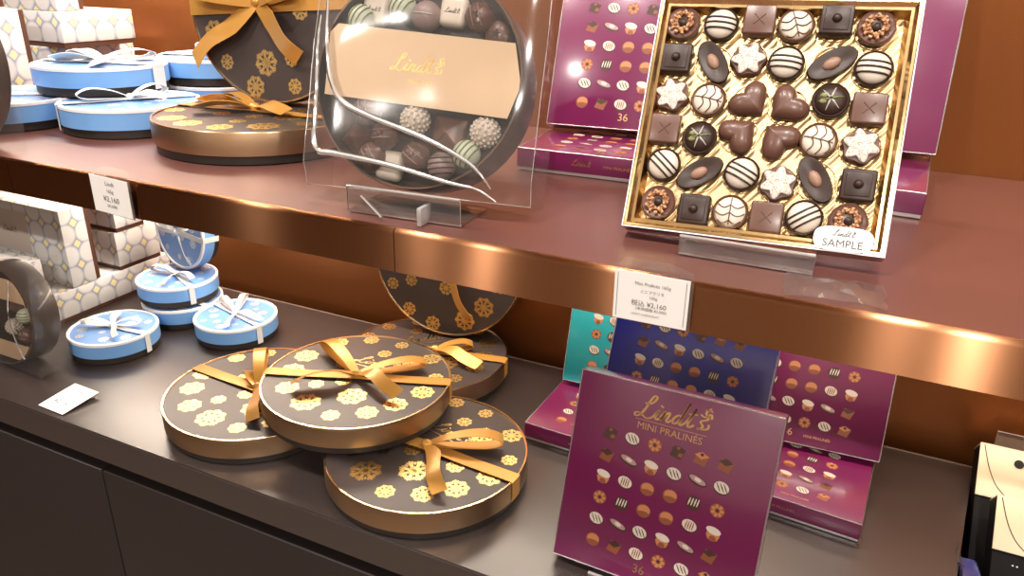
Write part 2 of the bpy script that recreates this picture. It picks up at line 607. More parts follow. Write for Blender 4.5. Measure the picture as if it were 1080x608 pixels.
def bow(root, zt, kx, ky, mrib, w, items, r, hh, band_ang, zlow, scale=1.):
    """items: ('loop'|'tail', angle deg, length, lift); band crosses the lid through (kx,ky) and runs down the side"""
    d = Vector((cos(RAD(band_ang)), sin(RAD(band_ang)), 0))
    n = Vector((-d.y, d.x, 0))
    k0 = Vector((kx, ky, 0))
    b = k0.dot(d)
    cc = k0.dot(k0) - (r + .0006) ** 2
    t1 = -b + sqrt(b * b - cc)
    t0 = -b - sqrt(b * b - cc)
    mb = MB()
    e1, e0 = k0 + d * t1, k0 + d * t0
    path = [e0 + Vector((0, 0, zlow)), e0 + Vector((0, 0, hh)), e0 + d * .004 + Vector((0, 0, hh + .0008)), k0 + d * (t0 * .5) + Vector((0, 0, zt + .0022)),
            k0 + Vector((0, 0, zt + .004 * scale)), k0 + d * (t1 * .5) + Vector((0, 0, zt + .0022)), e1 - d * .004 + Vector((0, 0, hh + .0008)), e1 + Vector((0, 0, hh)), e1 + Vector((0, 0, zlow))]
    if not items:
        path = path[:3] + path[-3:]
    mb.strip(path, n, w, mrib)
    rb = mb.build('ribbon', root)
    if not items:
        return rb
    kz = zt + .006 * scale
    mb = MB()
    mb.ellipsoid((kx, ky, kz), .0075 * scale, .0065 * scale, .0055 * scale, mrib, nu=14, nv=8)
    mb.build('knot', rb)
    for kind, ang, L, lift in items:
        a = RAD(ang)
        dd = Vector((cos(a), sin(a), 0))
        nn = Vector((-dd.y, dd.x, 0))
        kp = Vector((kx, ky, kz))
        mb = MB()
        if kind == 'loop':
            pts = [kp, kp + dd * L * .35 + Vector((0, 0, lift * .8)), kp + dd * L * .75 + Vector((0, 0, lift * 1.1)), kp + dd * L + Vector((0, 0, lift * .55)),
                   kp + dd * L * .85 + Vector((0, 0, lift * .08)), kp + dd * L * .45 + Vector((0, 0, -lift * .05)), kp + Vector((0, 0, -.001))]
            ps = catmull(pts, 5)
            ws = [w * (.45 + .6 * sin(pi * i / (len(ps) - 1)) ** .6) for i in range(len(ps))]
            mb.strip(ps, nn, ws, mrib)
            mb.build('loop', rb)
        else:
            zend = zt + .002 - kz
            pts = [kp, kp + dd * L * .35 + nn * L * .03 + Vector((0, 0, lift)), kp + dd * L * .7 - nn * L * .03 + Vector((0, 0, lift * .9)), kp + dd * L + Vector((0, 0, lift * .5 + zend * .3))]
            ps = catmull(pts, 5)
            N = len(ps) - 1
            wd = [(nn + Vector((0, 0, .5 * sin(2.5 * i / N)))).normalized() for i in range(N + 1)]
            ws = [w * (.45 + .6 * min(1, 3 * i / N)) for i in range(N + 1)]
            mb.strip(ps, wd, ws, mrib)
            mb.build('tail', rb)
    return rb


def gold_box(M, label, items, band=20., k=(0, 0), rot=0., logo=True, w=.017):
    r, h = .119, .036
    e = empty('round_gift_box', M, label, 'gift box', 'black and gold round boxes')
    mb = MB()
    mb.lathe([(0, 0), (r - .004, 0), (r - .0032, .0008), (r - .003, .016), (0, .016)], n=96, mats=M_base)
    mb.build('base', e)
    mb = MB()
    zt = h - .0016
    mb.lathe([(r - .002, .010), (r, .0102), (r, h - .0012), (r - .0006, h), (r - .0024, h), (r - .003, zt), (0, zt)], n=96,
             mats=[M_golds, M_golds, M_rim, M_rim, M_rim, M_lidtop])
    c, s = cos(RAD(rot)), sin(RAD(rot))
    for i, (x, y, q) in enumerate(ROS):
        rosette(mb, M_foil, x * c - y * s, x * s + y * c, q * .00130, zt + .00025, rot=i * .7)
    if logo:
        ML = R('Z', rot) @ T((-.030, .036, zt + .0003))
        script_logo(mb, M_foil, .019, ML)
        mb.grid([[ML @ Vector((0, -.006, 0)), ML @ Vector((.062, -.006, 0))], [ML @ Vector((0, -.0072, 0)), ML @ Vector((.062, -.0072, 0))]], M_foil)
    mb.build('lid', e)
    bow(e, zt, k[0], k[1], M_ribbon, w, items, r, h, band, .011)
    return e


def TZ(x, y, z, deg=0.):
    return T((x, y, z)) @ R('Z', deg)


G = .0004
gold_box(TZ(-.6566, .152, ZC + G), 'leftmost black and gold round box of the worktop pile',
         [('loop', 128, .085, .020), ('tail', -52, .085, .006), ('tail', 150, .05, .004)], band=176, rot=10)
gold_box(TZ(-.391, .139, ZC + G), 'front right black and gold round box of the worktop pile',
         [('loop', 24, .090, .016), ('tail', -51, .095, .008)], band=-4, rot=-15)
gold_box(TZ(-.518, .182, ZC + .0402), 'black and gold round box on top of the worktop pile',
         [('loop', 152, .092, .015), ('loop', 42, .088, .011), ('tail', -18, .082, .012), ('tail', 230, .082, .012)], band=20, rot=0)
gold_box(TZ(-.515, .3485, ZC + G), 'black and gold round box lying behind the pile, under an upright one',
         [('loop', 32, .055, .010), ('tail', -14, .085, .008)], band=12, rot=40, k=(.012, .004))
gold_box(TZ(-.6485, .1977, ZS + G), 'black and gold round box lying on the upper shelf beside the blue boxes',
         [('loop', 168, .055, .012), ('tail', 222, .070, .006), ('tail', 190, .075, .010), ('tail', -12, .06, .006)], band=5, rot=60, k=(-.011, .006), logo=False)


def stand_disc(c, lean, yaw, h):
    """matrix for a round box standing on its rim: lid faces the viewer (local z -> -y)"""
    return T(c) @ R('Z', yaw) @ R('X', -lean) @ R('X', 90) @ T((0, 0, -h))


gold_box(stand_disc((-.6737, .2625, 1.4137), 6.6, 5.1, .036), 'black and gold round box standing upright on the upper shelf',
         [('loop', 172, .088, .014), ('tail', 218, .120, .006), ('tail', -46, .088, .008), ('loop', 20, .062, .016)], band=4, rot=200, k=(-.016, .000), w=.025, logo=False)
gold_box(stand_disc((-.5158, .4103, 1.0572), 3.9, 5.2, .036), 'black and gold round box standing upright behind the worktop pile',
         [('loop', 160, .07, .014), ('tail', -61, .095, .008), ('loop', 20, .07, .014)], band=4, rot=120, k=(-.004, .0), w=.015, logo=False)


def blue_box(M, label, r, h, items, band, k=(0, 0), rot=0., w=.009):
    e = empty('blue_gift_box', M, label, 'gift box', 'blue round boxes with pale ribbons')
    mb = MB()
    mb.lathe([(0, 0), (r - .003, 0), (r - .0022, .0008), (r - .002, .016), (0, .016)], n=72, mats=M_base)
    mb.build('base', e)
    mb = MB()
    zt = h - .0018
    mb.lathe([(r - .002, .0105), (r, .0107), (r, h - .0042), (r + .0004, h - .0040), (r + .0004, h - .0008), (r - .0002, h), (r - .0036, h), (r - .0042, zt), (0, zt)], n=72,
             mats=[M_blue, M_blue, M_whiterim, M_whiterim, M_whiterim, M_whiterim, M_whiterim, M_bluetop])
    rr = random.Random(int(rot * 10) + 3)
    pts = []
    for i in range(200):
        a, q = rr.uniform(0, 2 * pi), sqrt(rr.uniform(0, 1)) * (r - .012)
        p = (q * cos(a), q * sin(a))
        if all((p[0] - o[0]) ** 2 + (p[1] - o[1]) ** 2 > .020 ** 2 for o in pts):
            pts.append(p)
    for i, p in enumerate(pts[:16]):
        rosette(mb, M_silver, p[0], p[1], .0055 + .003 * (i % 3) / 2, zt + .00025, rot=i)
    mb.build('lid', e)
    bow(e, zt, k[0], k[1], M_wribbon, w, items, r + .0005, h, band, .004, .8)
    return e


bb = [('loop', 205, .045, .010), ('loop', 30, .042, .010), ('tail', -35, .048, .005), ('tail', 130, .045, .006)]
blue_box(TZ(-.9863, .1988, ZC + G), 'small blue round box nearest the price card lying on the worktop', .064, .034, bb, 5, rot=1)
blue_box(TZ(-.855, .320, ZC + G), 'small blue round box alone on the worktop, right of the two-box stack', .064, .034,
         [('loop', 155, .058, .012), ('loop', 118, .062, .010), ('tail', -60, .056, .004), ('tail', -4, .056, .006)], -15, rot=2)
blue_box(TZ(-.984, .333, ZC + G), 'small blue round box at the bottom of the two-box stack on the worktop', .064, .034, [], -10, rot=3)
blue_box(TZ(-.9915, .335, ZC + .0368), 'small blue round box atop the two-box stack, carrying the upright one', .064, .034,
         [('loop', 190, .05, .010), ('tail', -70, .045, .004), ('loop', -15, .05, .010)], -24, rot=4)
blue_box(stand_disc((-1.0022, .3598, 1.0380), 4.1, -8.1, .034), 'small blue round box standing on edge above the stack', .064, .034,
         [('loop', 172, .046, .010), ('tail', -56, .06, .004), ('loop', 25, .04, .010), ('tail', 140, .03, .004)], -3, rot=5)
blue_box(TZ(-.9453, .2287, ZS + .0372), 'larger blue round box on the upper shelf, raised on two others', .083, .035,
         [('loop', 165, .078, .008), ('loop', 70, .07, .010), ('tail', -40, .06, .004), ('tail', 215, .06, .004)], 15, rot=6, w=.024)
blue_box(TZ(-.8515, .1889, ZS + G), 'front blue round box on the upper shelf, beside a black and gold one', .083, .035,
         [('loop', 240, .06, .012), ('loop', 80, .05, .012), ('tail', 20, .05, .006)], 60, rot=7, w=.012)
blue_box(TZ(-1.010, .132, ZS + G), 'larger blue round box at far left of the upper shelf behind clear wrapping', .083, .035, [('loop', 215, .05, .010)], 40, rot=8, w=.012)
blue_box(TZ(-.888, .383, ZS + G), 'back blue round box on the upper shelf, lower of its stack', .083, .035, [], 30, rot=9, w=.012)
blue_box(TZ(-.890, .382, ZS + .0374), 'back blue round box on the upper shelf, upper of its stack', .083, .035,
         [('loop', 150, .07, .010), ('loop', 40, .07, .010), ('tail', -60, .06, .006)], 20, rot=10, w=.024)


# ------------------------------------------------------------------ flat praline cartons
KIND = ['dsndkb', 'baCsas', 'cfmmxn', 'nxmmfc', 'sascab', 'mbfnsk']


def print_choc(mb, ch, u, v, k=1.):
    """a praline printed on the carton front (thin layered inks, y is out of the front)"""
    def d(du, dv, rx, ry, m, l=1, rot=0., n=12):
        mb.disc((u + du * k, -.00012 - .00012 * l, v + dv * k), rx * k, ry * k, m, n=n, rot=rot)
    if ch in 'sf':
        d(0, -.0004, .0078, .0064, M_pdark, 0, -.25)
        d(0, .0003, .0072, .0056, M_pwhite, 1, -.25)
        for q in (-.003, .0004, .0036) if ch == 's' else (-.0032, -.001, .0012, .0034):
            d(q, .0002, .0006, .0050, M_pbrown if ch == 'f' else M_pdark, 2, .5 if ch == 's' else -.15, 6)
    elif ch in 'n':
        d(0, 0, .0070, .0068, M_pbrown, 0)
        for i in range(7):
            a = i * .9
            d(.0042 * cos(a), .0042 * sin(a), .0022, .0017, M_tan, 1, a, 6)
        d(0, .0, .0016, .0016, M_pdark, 2, 0, 8)
    elif ch in 'bkd':
        c1 = {'b': M_pbrown, 'k': M_tan, 'd': M_pdark}[ch]
        d(0, -.001, .0085, .0075, M_pbrown if ch != 'd' else M_pdark, 0, .5, 4)
        d(0, .0024, .0068, .0036, c1 if ch != 'b' else M_pdark, 1, 0., 4)
        d(.0002, .0034, .0018, .0016, M_pdark if ch != 'd' else M_pbrown, 2, 0, 8)
        d(.0028, -.0030, .0030, .0024, M_pbrown if ch != 'k' else M_pbrown, 1, .6, 4)
    elif ch == 'a':
        d(0, 0, .0096, .0044, M_pdark, 0, -.32)
        d(0, .0008, .0086, .0030, M_ppink, 1, -.32)
        d(.0003, .001, .0034, .0018, M_pwhite, 2, -.32)
    elif ch in 'cC':
        d(0, -.0018, .0064, .0062, M_tan, 0, 0, 8)
        d(0, -.0052, .0036, .0030, M_pbrown, 1, 0, 6)
        d(0, .0024, .0072, .0036, M_pwhite, 1, -.2)
    elif ch == 'm':
        d(0, 0, .0072, .0068, M_pbrown, 0)
        d(.0004, .0012, .0062, .0048, M_tan, 1)
        d(.0004, -.0022, .0058, .0022, M_pbrown, 2)
    elif ch == 'x':
        d(0, 0, .0070, .0074, M_pdark, 0)
        for q in (-.004, -.0012, .0016, .0042):
            d(q, .0012, .0007, .0044, M_pwhite, 1, -.2, 6)


def TOUT(u, v):
    """text plane (x right, y up) onto the carton front"""
    return T((u, -.00035, v)) @ R('X', 90)


TXT = {}


def carton_mesh(m_face, name):
    W, H, D = .195, .195, .024
    lid = MB()
    lid.box(0, W, 0, D - .0035, 0, H, m_face, bev=.0014)
    for j in range(6):
        for i in range(6):
            print_choc(lid, KIND[j][i], .0392 + .02245 * i, .1390 - .0221 * j)
    script_logo(lid, M_goldtext, .0222, TOUT(.060, .1625) @ R('Z', 2))
    lid.grid([[TOUT(0, 0) @ Vector((.061, .1605, 0)), TOUT(0, 0) @ Vector((.130, .1605, 0))], [TOUT(0, 0) @ Vector((.061, .1600, 0)), TOUT(0, 0) @ Vector((.130, .1600, 0))]], M_goldtext)
    if 'a' not in TXT:
        TXT['a'] = text_mesh('MINI PRALINÉS', .0096)
        TXT['b'] = text_mesh('36', .0125)
        TXT['c'] = text_mesh('MINI PRALINÉS', .0046)
    lid.mesh(TXT['a'], M_goldtext, TOUT(.0955, .1512))
    lid.mesh(TXT['b'], M_goldtext, TOUT(.089, .0100))
    lid.mesh(TXT['c'], M_goldtext, TOUT(.123, .0108))
    # the lower side face carries the name too
    S = R('X', 180) @ T((0, 0, .00025))
    script_logo(lid, M_goldtext, .0065, T((.062, .0125, -.0003)) @ R('X', 180))
    lid.mesh(TXT['c'], M_goldtext, T((.112, .0125, -.0003)) @ R('X', 180))
    base = MB()
    base.box(.001, W - .001, D - .0045, D, .001, H - .001, M_cbase, bev=.0006)
    return lid, base


PROTO = {}


def carton(mface, M, label, name='praline_carton'):
    if mface.name not in PROTO:
        lid, base = carton_mesh(mface, name)
        e = empty(name, M, label, 'chocolate box', 'flat square praline cartons')
        lid.build('lid', e)
        b = base.build('base', e)
        fs = MB()
        rr_ = random.Random(3)
        cn = [(.0006, .0006), (.1944, .0006), (.1944, .1944), (.0006, .1944), (.0006, .0006)]
        for (xa, za), (xb, zb) in zip(cn, cn[1:]):
            fs.tube([Vector((xa + (xb - xa) * i / 14, .0002 + rr_.uniform(-.0003, .0003), za + (zb - za) * i / 14)) for i in range(15)], [.0004 + rr_.uniform(0, .0005) for i in range(15)], M_crease, 6)
        fs.build('film_seam', e)['label'] = 'wrinkled clear film edge'
        b['label'] = 'silver lower edge'
        PROTO[mface.name] = e
        return e
    return copy_tree(PROTO[mface.name], M, label)


def pose(o, ya, le, ro=0.):
    return T(o) @ R('Z', ya) @ R('X', -le) @ R('Y', ro)


def lying(o, ya, t=.024):
    return T((o[0], o[1], o[2] + t)) @ R('Z', ya) @ R('X', -90)


carton(M_purple, pose((-.2031, .0718, .9078), -3.2, 17.4, -1.1), 'magenta praline carton standing in front on the worktop, gold script on top')
carton(M_purple, lying((-.317, .2563, ZC + G), -2.5), 'magenta praline carton lying flat under the teal carton')
carton(M_purple, lying((-.1115, .2526, ZC + G), -4.4), 'magenta praline carton lying flat at the right end of the worktop')
carton(M_purple, pose((-.098, .3457, .9322), 2.8, 18.0), 'magenta praline carton leaning at right above the lying one, under the shelf')
carton(M_navy, pose((-.2296, .280, .9328), -2.7, 19.6), 'navy blue praline carton leaning between the teal and magenta ones')
carton(M_teal, pose((-.3093, .3692, .9315), 2.1, 14.8), 'teal praline carton leaning behind the navy one under the shelf')
carton(M_purple, lying((-.3277, .2341, ZS + G), 2.3), 'magenta praline carton lying flat on the upper shelf, left of the sample box')
carton(M_purple, lying((-.1265, .2605, ZS + G), -3.5), 'magenta praline carton lying flat behind the sample box, end showing right')
carton(M_purple, pose((-.3338, .3303, 1.2905), 7.3, 22.1), 'magenta praline carton leaning on the upper shelf left of the sample box')
carton(M_purple, pose((-.1147, .3850, 1.2895), 1.8, 16.5), 'magenta praline carton leaning behind the sample box, edge showing right')

# ------------------------------------------------------------------ open sample box
MS = pose((-.1591, .069, 1.2675), 1.3, 27, -1.4)
W, D = .195, .022
sb = empty('sample_box', MS, 'open gold praline box marked SAMPLE, tilted up on the upper shelf', 'chocolate box')
mb = MB()
e_ = .0009
for b in ((0, W, 0, D, 0, e_), (0, W, 0, D, W - e_, W), (0, e_, 0, D, e_, W - e_), (W - e_, W, 0, D, e_, W - e_), (e_, W - e_, D - .0012, D, e_, W - e_)):
    mb.box(*b, M_whiterim, face_mats={'+x': M_purple, '-x': M_purple, '+z': M_purple, '-z': M_purple, '+y': M_purple})
mb.build('outer_box', sb)
mb = MB()
FR = [(.0014, .0004), (.0034, .0002), (.0060, .0035), (.0082, .0035), (.0110, .0130), (.0112, .0135)]
rows = []
for q, y in FR:
    rows.append([Vector((q, y, q)), Vector((W - q, y, q)), Vector((W - q, y, W - q)), Vector((q, y, W - q))])
mb.grid(rows, M_gframe, closed=True)
mb.build('tray_rim', sb)
mb = MB()
q = .0112
mb.poly([(q, .0135, q), (W - q, .0135, q), (W - q, .0135, W - q), (q, .0135, W - q)], M_tray)
PR = [
    [(.0200, .1736), (.0505, .1737), (.0800, .1775), (.1078, .1746), (.1367, .1790), (.1651, .1740)],
    [(.0196, .1436), (.0492, .1423), (.0763, .1456), (.1050, .1438), (.1384, .1455), (.1678, .1425)],
    [(.0209, .1130), (.0508, .1110), (.0830, .1121), (.1111, .1105), (.1416, .1160), (.1691, .1110)],
    [(.0202, .0842), (.0488, .0792), (.0786, .0851), (.1085, .0831), (.1377, .0845), (.1677, .0825)],
    [(.0241, .0548), (.0535, .0511), (.0858, .0533), (.1137, .0485), (.1399, .0542), (.1700, .0525)],
    [(.0251, .0236), (.0542, .0206), (.0821, .0222), (.1094, .0208), (.1364, .0240), (.1672, .0250)]]
for row in PR:
    for u, v in row:   # raised cup lips moulded in the tray
        mb.lathe([(.0152, 0), (.0149, .0018), (.0144, .0018), (.0141, 0)], T((u, .0135, v)) @ R('X', 90), n=28, mats=M_tray)
mb.build('tray_floor', sb)
mb = MB()
st = []
for k in range(48):
    a = 2 * pi * k / 48
    x, z = cos(a), sin(a)
    st.append((.1655 + .0205 * (abs(x) ** .55) * (1 if x > 0 else -1), 0, .0098 + .0092 * (abs(z) ** .7) * (1 if z > 0 else -1)))
mb.grid([[Vector((x, -.0010, z)) for x, y, z in st], [Vector((x, -.0002, z)) for x, y, z in st]], M_white, closed=True, cap=True)
mb.mesh(text_mesh('SAMPLE', .0082), M_ink, T((.1655, -.00125, .0035)) @ R('X', 90))
script_logo(mb, M_ink, .0048, T((.1578, -.00125, .0118)) @ R('X', 90))
sk = mb.build('sticker', sb)
sk['label'] = 'white rounded sticker reading SAMPLE'

# pralines ----------------------------------------------------------------
PP = {}
H0 = .0095


def star_pts(n, r0, r1, rot=0., sm=0):
    return [((r1 if i % 2 == 0 else r0) * cos(rot + pi * i / n), (r1 if i % 2 == 0 else r0) * sin(rot + pi * i / n)) for i in range(2 * n)]


def dome_curve(r, h, z0, x0, y0, x1, y1, n=9, bow_=0.):
    out = []
    for i in range(n):
        t = i / (n - 1)
        x, y = x0 + (x1 - x0) * t, y0 + (y1 - y0) * t
        if bow_:
            L = sqrt((x1 - x0) ** 2 + (y1 - y0) ** 2)
            x += -(y1 - y0) / L * bow_ * sin(pi * t)
            y += (x1 - x0) / L * bow_ * sin(pi * t)
        q = max(0, 1 - (x * x + y * y) / (r * r))
        out.append(Vector((x, y, z0 + h * sqrt(q) + .0002)))
    return out


def extrude(mb, outline, z0, z1, m, inset=.88):
    o = [Vector((x, y, 0)) for x, y in outline]
    mb.grid([[p + Vector((0, 0, z0)) for p in o], [p + Vector((0, 0, z0 + (z1 - z0) * .75)) for p in o], [p * inset + Vector((0, 0, z1)) for p in o]], m, closed=True, cap=True)


def praline(kind, M, label, rot=0.):
    M = M @ R('Z', rot)
    grp = 'pralines in the open sample box'
    if kind in PP:
        return copy_tree(PP[kind], M, label)
    nm = {'n': 'nut_praline', 's': 'striped_praline', 'm': 'milk_square_praline', 'f': 'feathered_praline', 'd': 'dark_square_praline',
          'a': 'almond_praline', 'w': 'star_praline', 'h': 'heart_praline', 'l': 'leaf_praline'}[kind]
    e = empty(nm, M, label, 'praline', grp)
    PP[kind] = e
    mb = MB()
    r = .0124
    if kind in 'nsfl':
        msh = {'n': M_milk, 's': M_dark, 'f': M_shell, 'l': M_dark}[kind]
        mb.lathe([(0, 0), (r * .86, 0), (r, .004), (r * .99, .0066), (r * .93, .0074), (r * .84, .0066), (0, .0062)], n=36, mats=msh)
        mb.build('shell', e)
        if kind == 'n':
            mb = MB()
            for i in range(38):
                a, q = i * 2.4, .0048 + .0032 * ((i * 7) % 5) / 4
                mb.box(-.0013, .0013, -.0010, .0010, -.001, .001, M_nut, T((q * cos(a), q * sin(a), .0074 + .0007 * (i % 3))) @ R('Z', i * 50) @ R('X', i * 37), bev=.0003, seg=1)
            mb.build('nut_topping', e)
            mb = MB()
            mb.lathe([(.0030, .006), (.0026, .0084), (.0012, .0094), (0, .0096)], n=14, mats=M_dark)
            mb.build('centre', e)
        elif kind == 's':
            mb = MB()
            mb.ellipsoid((0, 0, .0058), .0109, .0109, .0054, M_icing, nu=28, nv=8, z0=0.)
            mb.build('icing', e)
            mb = MB()
            for q in (-.0042, -.0002, .0036):
                L = sqrt(.0106 ** 2 - q * q)
                mb.tube(dome_curve(.0109, .0054, .0058, -L, q, L, q), .00075, M_dark, 6)
            mb.build('drizzle', e)
        elif kind == 'f':
            mb = MB()
            mb.ellipsoid((0, 0, .0058), .0107, .0107, .0034, M_icing, nu=28, nv=7, z0=0.)
            mb.build('icing', e)
            mb = MB()
            for y in (.0048, -.0008, -.0062):
                for s_ in (-1, 1):
                    L = sqrt(max(.0001 ** 2, .0100 ** 2 - y * y))
                    mb.tube(dome_curve(.0107, .0034, .0058, 0 if s_ > 0 else -L, y, L if s_ > 0 else 0, y, 9, -.0024), .00045, M_shell, 5)
            mb.tube(dome_curve(.0107, .0034, .0058, 0, -.0095, 0, .0098), .00042, M_shell, 5)
            mb.build('drizzle', e)
        else:
            mb = MB()
            mb.ellipsoid((0, 0, .0052), .0110, .0110, .0058, M_dark, nu=28, nv=8, z0=0.)
            mb.build('dome', e)
            mb = MB()
            for k in range(6):
                a = pi * k / 3
                mb.tube(dome_curve(.0110, .0058, .0052, .001 * cos(a), .001 * sin(a), .0085 * cos(a), .0085 * sin(a), 6), [.0006, .0007, .0006, .0005, .0004, .0002], M_pale if k % 3 else M_leaf, 5)
            for k in range(2):
                a = 2.4 + k * .9
                c = Vector((.0048 * cos(a), .0048 * sin(a), .0102))
                mb.ellipsoid(c, .0030, .0019, .0008, M_leaf, nu=10, nv=4, z0=0.)
            mb.build('leaf', e)
    elif kind in 'md':
        q = .0112
        m = M_milk if kind == 'm' else M_dark
        mb.box(-q, q, -q, q, 0, H0, m, bev=.0016, seg=3)
        mb.build('block', e)
        mb = MB()
        if kind == 'd':
            s_ = q * .74
            mb.box(-s_, s_, -s_, s_, H0 - .0005, H0 + .0007, m, bev=.0006)
            mb.ellipsoid((0, 0, H0 + .0004), .0034, .0034, .0032, m, nu=16, nv=6, z0=0.)
            mb.build('button', e)
        else:
            for a in (0, 90):
                mb.box(-.0055, .0055, -.0004, .0004, H0 - .0004, H0 + .0005, m, R('Z', 45 + a), bev=.0002, seg=1)
            mb.build('cross', e)
    elif kind == 'a':
        o = []
        for i in range(36):
            a = 2 * pi * i / 36
            o.append((.0190 * cos(a), .0098 * abs(sin(a)) ** .9 * (1 if sin(a) > 0 else -1)))
        O = [Vector((x, y, 0)) for x, y in o]
        zz = Vector((0, 0, 1))
        mb.grid([[p * .86 for p in O], [p + zz * .005 for p in O], [p * .95 + zz * .0072 for p in O], [p * .80 + zz * .0072 for p in O], [p * .55 + zz * .0058 for p in O]], M_dark, closed=True, cap=True)
        mb.build('shell', e)
        mb = MB()
        mb.ellipsoid((-.0005, 0, .0056), .0068, .0042, .0030, M_almond, nu=20, nv=6, z0=0.)
        mb.build('almond', e)
    elif kind == 'w':
        o = [((.0122 + .0010 * cos(6 * a)) * cos(a), (.0122 + .0010 * cos(6 * a)) * sin(a)) for a in [2 * pi * i / 48 for i in range(48)]]
        extrude(mb, o, 0, .0066, M_milk, .93)
        mb.build('shell', e)
        mb = MB()
        o = [((.0098 + .0020 * cos(6 * a)) * cos(a), (.0098 + .0020 * cos(6 * a)) * sin(a)) for a in [2 * pi * i / 60 for i in range(60)]]
        extrude(mb, o, .0064, .0088, M_icing2, .92)
        mb.build('icing', e)
    elif kind == 'h':
        o = []
        for i in range(48):
            t_ = 2 * pi * i / 48
            x = 16 * sin(t_) ** 3
            y = 13 * cos(t_) - 5 * cos(2 * t_) - 2 * cos(3 * t_) - cos(4 * t_)
            o.append(Vector((.7 * x * .00108 + .3 * .0145 * sin(t_), .7 * (y + 2) * .00100 + .3 * .0140 * cos(t_), 0)))
        zz = Vector((0, 0, 1))
        mb.grid([[p * .93 for p in o], [p + zz * .003 for p in o], [p * .97 + zz * .0060 for p in o], [p * .84 + zz * .0090 for p in o], [p * .60 + zz * .0112 for p in o], [p * .3 + zz * .0122 for p in o]], M_milk, closed=True, cap=True)
        mb.build('body', e)
        mb = MB()
        mb.tube([Vector((-.001 + .0012 * i, .0025 - .0003 * i * i, .0121 - .0002 * i)) for i in range(4)], .0004, M_milk, 5)
        mb.build('swirl', e)
    return e


LAY = ['nsmfdn', 'dawsas', 'wfhhlm', 'mlhhfw', 'saswad', 'ndfmsn']
ROT = {(0, 1): -4, (0, 3): 20, (1, 1): -58, (1, 3): -4, (1, 4): 35, (1, 5): -4, (2, 2): 45, (2, 3): -45, (3, 2): 135, (3, 3): 225, (2, 1): 80, (3, 4): 80,
       (4, 0): -40, (4, 1): 35, (4, 2): -25, (4, 4): -58, (5, 4): 35, (5, 2): 0}
ORD = ['first', 'second', 'third', 'fourth', 'fifth', 'last']
ROWN = ['top', 'second', 'third', 'fourth', 'fifth', 'bottom']
KN = {'n': 'round milk praline with a chopped nut ring', 's': 'white praline with dark stripes', 'm': 'square milk chocolate praline', 'f': 'white praline with feathered icing',
      'd': 'square dark praline with a button on top', 'a': 'long dark praline holding an almond', 'w': 'star-topped white praline', 'h': 'glossy milk chocolate heart', 'l': 'dark domed praline with pale leaf lines'}
for j in range(6):
    for i in range(6):
        k = LAY[j][i]
        u, v = PR[j][i]
        praline(k, MS @ T((u, .0133, v)) @ R('X', 90) @ Matrix.Scale({'h': 1.0, 'm': 1.08, 'd': 1.08, 'a': 1.04}.get(k, 1.11), 4), f'{KN[k]}, {ORD[i]} in the sample box\'s {ROWN[j]} row', ROT.get((j, i), 0 if k in 'md' else (i * 37 + j * 53) % 60))


